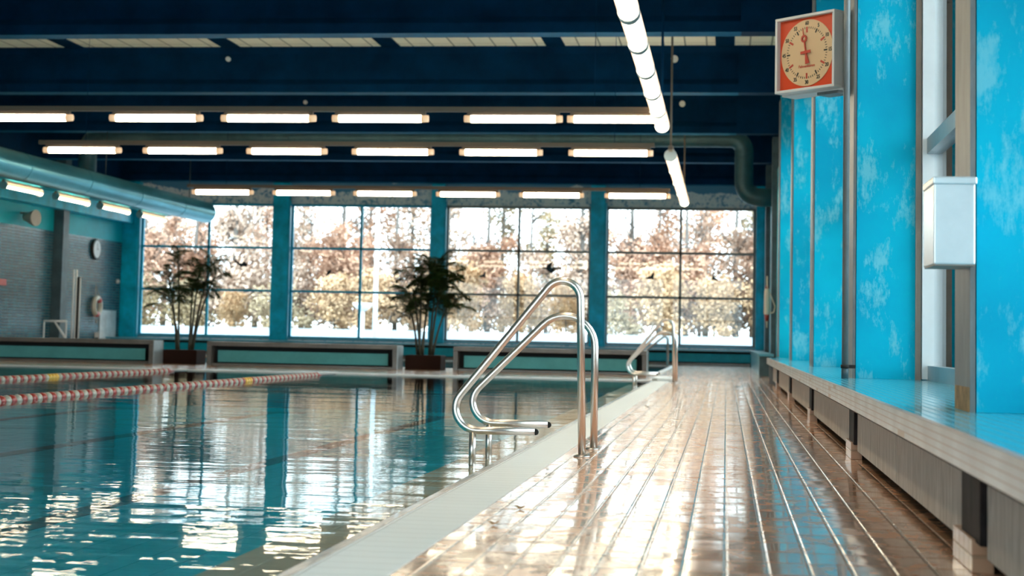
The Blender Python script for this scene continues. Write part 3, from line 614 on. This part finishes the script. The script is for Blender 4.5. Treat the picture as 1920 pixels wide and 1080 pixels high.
def bar(bm, p0, p1, w0, w1, y0, y1):
    p0, p1 = Vector((p0[0], 0, p0[1])), Vector((p1[0], 0, p1[1])); d = (p1-p0).normalized(); s = Vector((d.z, 0, -d.x))
    q = [p0-s*w0, p0+s*w0, p1+s*w1, p1-s*w1]; va = [bm.verts.new(p+Vector((0, y0, 0))) for p in q]; vb = [bm.verts.new(p+Vector((0, y1, 0))) for p in q]
    bm.faces.new(va); bm.faces.new(vb[::-1])
    for k in range(4): bm.faces.new((va[k], va[(k+1) % 4], vb[(k+1) % 4], vb[k]))
th = -.17; U = Vector((math.sin(th), math.cos(th)))
q = lambda r: (U.x*r, U.y*r)
bar(hb, (0, 0), q(.088), .006, .006, .018, .024); bar(hb, q(.138), q(.20), .004, .0015, .018, .024); bar(hb, (0, 0), q(-.09), .006, .020, .018, .024)
bar(hb, (-.05*math.cos(.12), -.0), (.05*math.cos(.12), .006), .011, .011, .015, .018)
n = 28
for i in range(n):
    a0, a1 = 2*PI*i/n, 2*PI*(i+1)/n; c = q(.113)
    bar(hb, (c[0]+.022*math.cos(a0), c[1]+.022*math.sin(a0)), (c[0]+.022*math.cos(a1), c[1]+.022*math.sin(a1)), .008, .008, .018, .024)
disc(hb, .009, .014, .034, 16)
obj('hand', hb, M['red'], t)['label'] = 'red sweep hand with a ring'
obj('bracket', boxes((.05, .25, .10, .25, -h-.035, -h-.012)), M['steel'], t)

# ------------------------------------------------------------------ things on the left wall
t = thing('round_clock', 'round white wall clock on the dark brick wall', 'clock', (XL, 44.5, 2.95))
def lathe(bm, pr, n=40):   # profile (r, x) about X
    tube(bm, [(x, 0, 0) for r, x in pr], [r for r, x in pr], n)
obj('case', mk(lathe, [(.30, 0), (.30, .07), (.285, .082)]), M['black'], t); obj('face', mk(lathe, [(.25, .083), (.25, .086)]), M['white'], t)['label'] = 'white dial'
bm = bmesh.new(); bx(bm, .0865, .090, -.008, .008, -.02, .18); bx(bm, .0865, .090, -.01, .12, -.01, .01); obj('clock_hands', bm, M['black'], t)
t = thing('lifebuoy', 'cream and red lifebuoy ring hanging on the brick wall', 'lifebuoy', (XL+.10, 44.6, 1.32))
def torus(bm, R, r, a0=0, a1=2*PI, n=36, cx=0):
    closed = abs(a1-a0-2*PI) < 1e-6; k = n if closed else n+1
    tube(bm, [(cx, R*math.cos(a0+(a1-a0)*i/n), R*math.sin(a0+(a1-a0)*i/n)) for i in range(k)], r, 14, closed=closed)
obj('ring', mk(torus, .235, .075), M['buoy'], t)
for a in (PI/4+.2, -PI/2-.1): obj('red_band', mk(torus, .235, .078, a-.35, a+.35, 10), M['pink'], t)['label'] = 'faded red band'
obj('rope', mk(tube, [(0, -.12, .28), (-.06, 0, .62), (0, .12, .28)], .012, 8), M['rope'], t); obj('rope', mk(tube, [(0, -.12, -.28), (.0, 0, -.5), (0, .12, -.28)], .012, 8), M['rope'], t)
o = obj('notice_board', boxes((0, .03, -.62, .62, 0, .92)), M['poster'], loc=(XL+.003, 45.65, .30)); tag(o, 'pale notice board on the brick wall beside the corner', 'notice')
o = obj('wall_box', boxes((0, .14, -.14, .14, 0, .16)), M['white'], loc=(XL, 44.9, .42)); tag(o, 'small white box low on the brick wall below the lifebuoy', 'box')
o = obj('wall_sensor', mk(lathe, [(.07, 0), (.07, .05), (.04, .09)], 20), M['offwhite'], loc=(XL, 46.3, 2.09)); tag(o, 'small round cream sensor near the far left corner', 'sensor')
o = obj('wall_sign', boxes((0, .02, -.6, .12, -.08, .08)), M['red'], loc=(XL, 38.7, 1.79)); tag(o, 'red sign on the brick wall at the left edge', 'sign')
t = thing('wall_loudspeaker', 'beige horn loudspeaker on the teal wall at the left', 'loudspeaker', (XL, 39.5, 3.5))
obj('bracket', mk(tube, [(0, 0, .1), (.2, 0, .1), (.22, 0, 0)], .025, 10), M['brownsteel'], t)
bm = bmesh.new(); tube(bm, [(.12, 0, 0), (.22, -.02, -.01), (.42, -.06, -.03), (.46, -.07, -.03)], [.10, .13, .21, .21], 28); obj('horn', bm, M['whiteplastic'], t)
t = thing('guard_frame', 'pale tubular frame with diagonal brace on the left deck', 'frame', (-16.9, 40.0, 0))
for nm, ps, r in (('post', [(-.56, 0, 0), (-.56, 0, .85)], .022), ('post', [(.04, 0, 0), (.04, 0, .85)], .02), ('top_bar', [(-.57, 0, .85), (.05, 0, .85)], .03), ('brace', [(-.28, 0, .84), (.12, 0, .30)], .026)):
    obj(nm, mk(tube, ps, r, 10), M['white'], t)
t = thing('hoist_pole', 'tall pale pole pair beside the brace frame on the left deck', 'pole', (-16.75, 40.3, 0))
for x in (-.08, .0): obj('post', mk(tube, [(x, 0, 0), (x, 0, 2.2)], .022, 10), M['white'], t)
o = obj('post', mk(tube, [(.1, 0, 0), (.1, 0, 2.0)], .018, 10), M['white'], t)
obj('dark_slot', boxes((.02, .08, -.01, .01, .1, 2.0)), M['dark'], t)

# torpedo buoy on the dark pilaster
t = thing('torpedo_buoy', 'cream rescue torpedo with red ends hanging on the dark pilaster', 'rescue buoy', (.86, 35.22, 1.15))
obj('body', mk(tube, [(0, 0, .10), (0, 0, .15), (0, 0, .62), (0, 0, .68)], [.05, .07, .062, .045], 20), M['buoy'], t)
for z0, z1, r0, r1 in ((-.02, .12, .03, .06), (.66, .76, .05, .025)): obj('end_cap', mk(tube, [(0, 0, z0), (0, 0, z1)], [r0, r1], 18), M['redplastic'], t)['label'] = 'red end'
obj('rope', mk(tube, fillet([(.0, 0, .95), (.0, -.03, .72), (.17, -.03, .30), (.14, -.03, .16), (.02, -.03, .16)], [.05, .08, .05], 5), .013, 8), M['rope'], t)
obj('tail', mk(tube, [(0, 0, 0), (.0, 0, -.16)], [.02, .012], 8), M['rope'], t)

# ------------------------------------------------------------------ potted palms
def frond_mesh(L, droop, seed):
    rnd = random.Random(seed); bm = bmesh.new(); pts = []
    for i in range(15):
        s = i/14; pts.append(Vector((L*s*(1-.15*s*droop), 0, L*(.62*s-droop*.75*s*s))))
    tube(bm, pts, [.007*(1-.75*i/14) for i in range(15)], 5)
    for i in range(44):
        s = .12+.88*i/43; f = s*14; k = min(13, int(f)); p = pts[k].lerp(pts[k+1], f-k); d = (pts[k+1]-pts[k]).normalized()
        for sd in (-1, 1):
            ll = L*.42*math.sin(PI*(.15+.75*s))*rnd.uniform(.8, 1.1)
            o = Vector((0, sd, 0)); tip = p + d*ll*.55 + o*ll*.72 + Vector((0, 0, -ll*rnd.uniform(.0, .45)))
            w = Vector((0, 0, 1)).cross(o)*.0085; mid = p.lerp(tip, .5)+Vector((0, 0, .012))
            v = [bm.verts.new(x) for x in (p-w*.5, mid-w, tip, mid+w, p+w*.5)]; bm.faces.new(v)
    return bm
FR = []
for s, (L_, dr) in enumerate(((.85, .75), (.75, .45), (.9, 1.0))):
    b = frond_mesh(L_, dr, s); me = bpy.data.meshes.new('frond'); b.to_mesh(me); b.free(); me.materials.append(M['frond']); FR.append(me)
def palm(x, y, canes, label, seed, pot=(.36, .30, .28)):
    rnd = random.Random(seed); t = thing('potted_palm', label, 'potted palm', (x, y, 0), 0, 'potted palms behind the pool')
    a, b, hh = pot
    bm = bmesh.new(); bx(bm, -a, a, -b, b, 0, hh); obj('pot', bm, M['pot'], t, bevel=.01); obj('soil', boxes((-a+.03, a-.03, -b+.03, b-.03, hh-.001, hh+.006)), M['soil'], t)
    for (bxx, tx, ty, tz, nf, spread) in canes:
        p0 = Vector((bxx, rnd.uniform(-.08, .08), hh)); p3 = Vector((tx, ty, tz)); pm = p0.lerp(p3, .55)+Vector((-(tx-bxx)*.25, 0, .05))
        pts = [(p0*(1-u)**2 + pm*2*u*(1-u) + p3*u*u) for u in [i/10 for i in range(11)]]
        cn = obj('cane', mk(tube, pts, [.026-.013*i/10 for i in range(11)], 8), M['cane'], t)
        for f in range(int(nf*2.1)):
            o = bpy.data.objects.new('frond', FR[rnd.randrange(3)]); C.objects.link(o); o.parent = t
            o.location = p3 + Vector((0, 0, -rnd.uniform(0, .28))) + (pts[-2]-p3)*rnd.uniform(0, 1)
            el = rnd.uniform(-.05, .85) if f % 3 else rnd.uniform(.75, 1.3)
            o.rotation_euler = (rnd.uniform(-.3, .3), -el+.25, 2*PI*f/nf+rnd.uniform(-.4, .4)); s = spread*rnd.uniform(.65, 1.0); o.scale = (s, s, s)
palm(-5.95, 32.0, [(-.12, -.12, 0, 1.95, 9, .85), (-.08, .18, .05, 2.12, 9, .85), (-.17, -.38, .1, 1.28, 7, .8), (.1, .30, -.1, 1.65, 9, .9), (.13, .42, .1, 1.30, 7, .8), (-.05, .0, .1, 1.5, 8, .85), (.06, .2, 0, 1.85, 8, .9), (-.1, -.3, 0, 1.62, 6, .8)], 'bushier potted palm between the middle and right benches', 4)
palm(-10.95, 32.0, [(-.12, -.20, 0, 2.30, 8, .5), (-.15, -.42, .1, 1.72, 8, .75), (.14, .52, 0, 2.05, 7, .75), (.12, .22, .1, 1.78, 9, .7), (-.1, -.33, -.1, 1.35, 7, .75), (.1, .1, .1, 1.55, 7, .7), (.16, .58, 0, 1.75, 4, .6)], 'sparser potted palm between the left and middle benches', 9)

# ------------------------------------------------------------------ bird decals on the panes
def bird(x, z, s, flip, rot, label, kind=0):
    shapes = [[(-.5, .22), (-.30, .20), (-.12, .05), (.02, .04), (.12, .14), (.10, .02), (.30, .02), (.16, -.06), (.32, -.16), (.08, -.12), (-.02, -.18), (-.15, -.08), (-.30, .06)],
              [(-.5, .0), (-.38, .06), (-.28, .05), (-.18, .22), (.02, .30), (-.10, .10), (-.04, .03), (.12, .04), (.45, .07), (.45, -.02), (.14, -.04), (-.02, -.08), (.02, -.26), (-.18, -.16), (-.30, -.04)],
              [(-.5, -.02), (-.2, .05), (0, .12), (.3, .42), (.20, .12), (.16, -.02), (.20, -.22), (.02, -.10), (-.15, -.12)]]
    bm = bmesh.new(); c, sn = math.cos(rot), math.sin(rot)
    s *= 1.3; q = [((px*flip*c-pz*sn)*s, (px*flip*sn+pz*c)*s) for px, pz in shapes[kind]]
    va = [bm.verts.new((a, 0, b)) for a, b in q]; vb = [bm.verts.new((a, .002, b)) for a, b in q]; n = len(q)
    bm.faces.new(va); bm.faces.new(vb[::-1])
    for i in range(n): bm.faces.new((va[i], va[(i+1) % n], vb[(i+1) % n], vb[i]))
    bmesh.ops.triangulate(bm, faces=bm.faces)
    o = obj('bird_decal', bm, M['decal'], loc=(x, YF+.006, z)); tag(o, label, 'bird sticker', 'black bird stickers on the far windows')
bird(-14.37, 2.69, .42, 1, 0, 'black bird sticker on the leftmost far window', 0); bird(-11.69, 2.49, .26, 1, 1.4, 'small upright bird sticker on the second far window', 0)
bird(-7.08, 2.45, .26, 1, .1, 'bird sticker beside the fronds of the bushier palm', 2); bird(-5.05, 2.70, .46, 1, 0, 'swallow sticker with long tail above the near handrail', 1)
bird(-2.18, 2.48, .30, 1, .1, 'bird sticker on the left half of the rightmost window', 2); bird(-.35, 2.47, .24, -1, -.35, 'bird sticker on the right half of the rightmost window', 2)

# ------------------------------------------------------------------ fallen leaves on the deck
for i, (x, y, s, lb) in enumerate(((-.797, 6.40, .022, 'curled brown leaf lying on the deck near the coping'), (-.821, 5.83, .02, 'flat pale brown leaf lying nearest the camera'), (-.777, 16.5, .03, 'small dark leaf on the deck beyond the front handrails'))):
    bm = bmesh.new(); vs = []
    top = [bm.verts.new((math.cos(a)*s*(1 if k % 2 else .6), math.sin(a)*s*1.4*(1 if k % 2 else .55), .004+.010*abs(math.cos(a)))) for k, a in enumerate([2*PI*j/10 for j in range(10)])]
    c = bm.verts.new((0, 0, .002))
    for k in range(10): bm.faces.new((c, top[k], top[(k+1) % 10]))
    o = obj('fallen_leaf', bm, [M['rust'], M['rust'], M['cane']][i], loc=(x, y, .001)); so = o.modifiers.new('solid', 'SOLIDIFY'); so.thickness = .0015
    tag(o, lb, 'leaf')

# ------------------------------------------------------------------ outdoors
struct('ground', boxes((-90, 60, YF+.2, 53, -.45, -.25), (XR+.2, 60, -60, YF+.2, -.45, -.25), (-90, XR+.2, -60, YB-.2, -.45, -.25)), M['asphalt'], 'pale paving outside the windows', 'ground')
def bank():
    bm = bmesh.new(); q = [(53, -.45), (53, -.25), (58.5, .84), (59.5, .84), (59.5, -.45)]
    va = [bm.verts.new((-90, y, z)) for y, z in q]; vb = [bm.verts.new((60, y, z)) for y, z in q]
    bm.faces.new(va); bm.faces.new(vb[::-1])
    for i in range(5): bm.faces.new((va[i], va[(i+1) % 5], vb[(i+1) % 5], vb[i]))
    return bm
struct('bank', bank(), M['asphalt'], 'pale sloping bank below the trees outside', 'ground')
struct('lawn', boxes((-90, 60, 59.5, 140, -.45, .80)), M['grass'], 'dull grass beneath the trees outside', 'ground')
t = thing('street_lamp', 'pale lamp post with a disc head outside the second far window', 'street lamp', (-12.7, 56, -.25))
obj('post', mk(cyl, (0, 0, 0), (0, 0, 1.85), .07), M['white'], t); obj('lamp_shade', mk(tube, [(0, 0, 1.75), (0, 0, 1.92), (0, 0, 2.02)], [.12, .33, .36], 24), M['white'], t)
o = obj('flag_pole', mk(tube, [(0, 0, 0), (0, 0, 6)], [.09, .06], 16), M['white'], loc=(-12.25, 56, -.25)); tag(o, 'tall pale pole outside the second far window', 'pole')
def crown(seed, kind, w, hh, n, z0):
    rnd = random.Random(seed); bm = bmesh.new(); cl = [(Vector((rnd.gauss(0, .33)*w, rnd.gauss(0, .33)*w, z0+hh*rnd.uniform(.05, 1))), rnd.uniform(.35, .8)) for _ in range(26)]
    for i in range(n):
        c, r = cl[rnd.randrange(26)]; tt = (c.z-z0)/hh; c2 = Vector((c.x*(1.15-.6*tt), c.y*(1.15-.6*tt), c.z))
        p = c2 + Vector((rnd.gauss(0, .5), rnd.gauss(0, .5), rnd.gauss(0, .42)))*r
        s = rnd.uniform(.05, .11); a = Vector((rnd.gauss(0, 1), rnd.gauss(0, 1), rnd.gauss(0, 1))).normalized(); b = a.orthogonal().normalized()
        f = bm.faces.new([bm.verts.new(p+x) for x in (-a*s, -b*s*.7, a*s, b*s*.7)])
    me = bpy.data.meshes.new('crown'); bm.to_mesh(me); bm.free(); me.materials.append(LEAF[kind]); return me
def branches(seed, hh):
    rnd = random.Random(seed); bm = bmesh.new(); tube(bm, [(0, 0, 0), (.05, 0, hh*.5), (-.05, .05, hh)], [.13, .08, .02], 8)
    for i in range(34):
        z = hh*rnd.uniform(.2, .97); a = rnd.uniform(0, 2*PI); L_ = rnd.uniform(.5, 1.5)*(1.15-z/hh*.8)*hh/6
        d = Vector((math.cos(a), math.sin(a), rnd.uniform(.5, 1.3))); p = Vector((0, 0, z))
        tube(bm, [p, p+d*L_*.5, p+d*L_+Vector((0, 0, L_*.2))], [.03, .018, .005], 5)
        for q in range(3):
            e = p+d*L_*rnd.uniform(.4, .9); d2 = Vector((rnd.gauss(0, 1), rnd.gauss(0, 1), rnd.uniform(.3, 1.2))); tube(bm, [e, e+d2*L_*.3], [.012, .003], 4)
    me = bpy.data.meshes.new('trunk'); bmesh.ops.recalc_face_normals(bm, faces=bm.faces); bm.to_mesh(me); bm.free(); me.materials.append(M['bark']); return me
TR = [branches(s, 7.0) for s in (1, 2, 3)]
CR = {'low': crown(8, 'tan', 1.6, 3.6, 5200, .2), 'low2': crown(9, 'orange', 1.6, 3.4, 5200, .2), 'gold': crown(1, 'gold', 1.5, 2.6, 4200, .1), 'gold2': crown(5, 'olive', 1.3, 2.0, 2400, .1), 'orange': crown(2, 'orange', 1.5, 5.4, 2300, 1.6), 'tan': crown(3, 'tan', 1.5, 5.2, 1300, 1.8), 'olive': crown(4, 'olive', 1.4, 5.6, 2000, 1.5), 'tan2': crown(6, 'orange', 1.6, 4.2, 3000, 1.2)}
LB = {'low': 'dense pale brown autumn thicket beyond the golden bushes', 'low2': 'dense orange-brown autumn thicket beyond the golden bushes', 'gold': 'golden autumn bush beyond the paving', 'gold2': 'olive green bush beyond the paving', 'orange': 'orange-leaved autumn tree beyond the far windows', 'tan': 'nearly bare tan autumn tree beyond the far windows', 'olive': 'olive green autumn tree beyond the far windows', 'tan2': 'full orange-brown autumn tree beyond the far windows'}
rnd = random.Random(21)
def tree(kind, x, y, s, trunk=True):
    t = thing('autumn_tree' if trunk else 'autumn_bush', LB[kind], 'tree' if trunk else 'bush', (x, y, .78), rnd.uniform(0, 6.28), 'autumn trees outside' if trunk else 'autumn bushes outside'); t.scale = (s, s, s*rnd.uniform(.9, 1.08)); t['group'] = LB[kind].split(' beyond')[0]+'s'
    o = bpy.data.objects.new('crown', CR[kind]); C.objects.link(o); o.parent = t
    o = bpy.data.objects.new('trunk', TR[rnd.randrange(3)]); C.objects.link(o); o.parent = t
    if not trunk: o.scale = (.5, .5, .28)
x = -32.0
while x < 4.5:
    tree(rnd.choice(['low', 'low2']), x, 64.5+rnd.uniform(-1, 1), rnd.uniform(.85, 1.15)); x += rnd.uniform(1.7, 2.3)
x = -30.0
while x < 3.5:
    tree('gold' if rnd.random() < .7 else 'gold2', x, 61.5+rnd.uniform(-1, 1.5), rnd.uniform(.5, 1.0), False); x += rnd.uniform(1.6, 2.3)
for i in range(15): tree(rnd.choice(['tan2', 'tan', 'orange', 'tan2', 'olive']), -29+2.35*i+rnd.uniform(-.6, .6), 66+rnd.uniform(-1.5, 2), rnd.uniform(.62, .8))
for xx, k, s in ((-25.5, 'tan', 1.25), (-22.5, 'tan', 1.1), (-19.2, 'tan', 1.2), (-14.3, 'orange', 1.15), (-12.6, 'tan', 1.2), (-11.2, 'tan', 1.05), (-8.9, 'olive', 1.1), (-5.3, 'tan', .9), (-2.4, 'orange', .95), (-.8, 'orange', 1.15), (1.0, 'olive', 1.15), (-17, 'tan', .95)):
    tree(k, xx*1.12, 71+rnd.uniform(-1, 2), s)
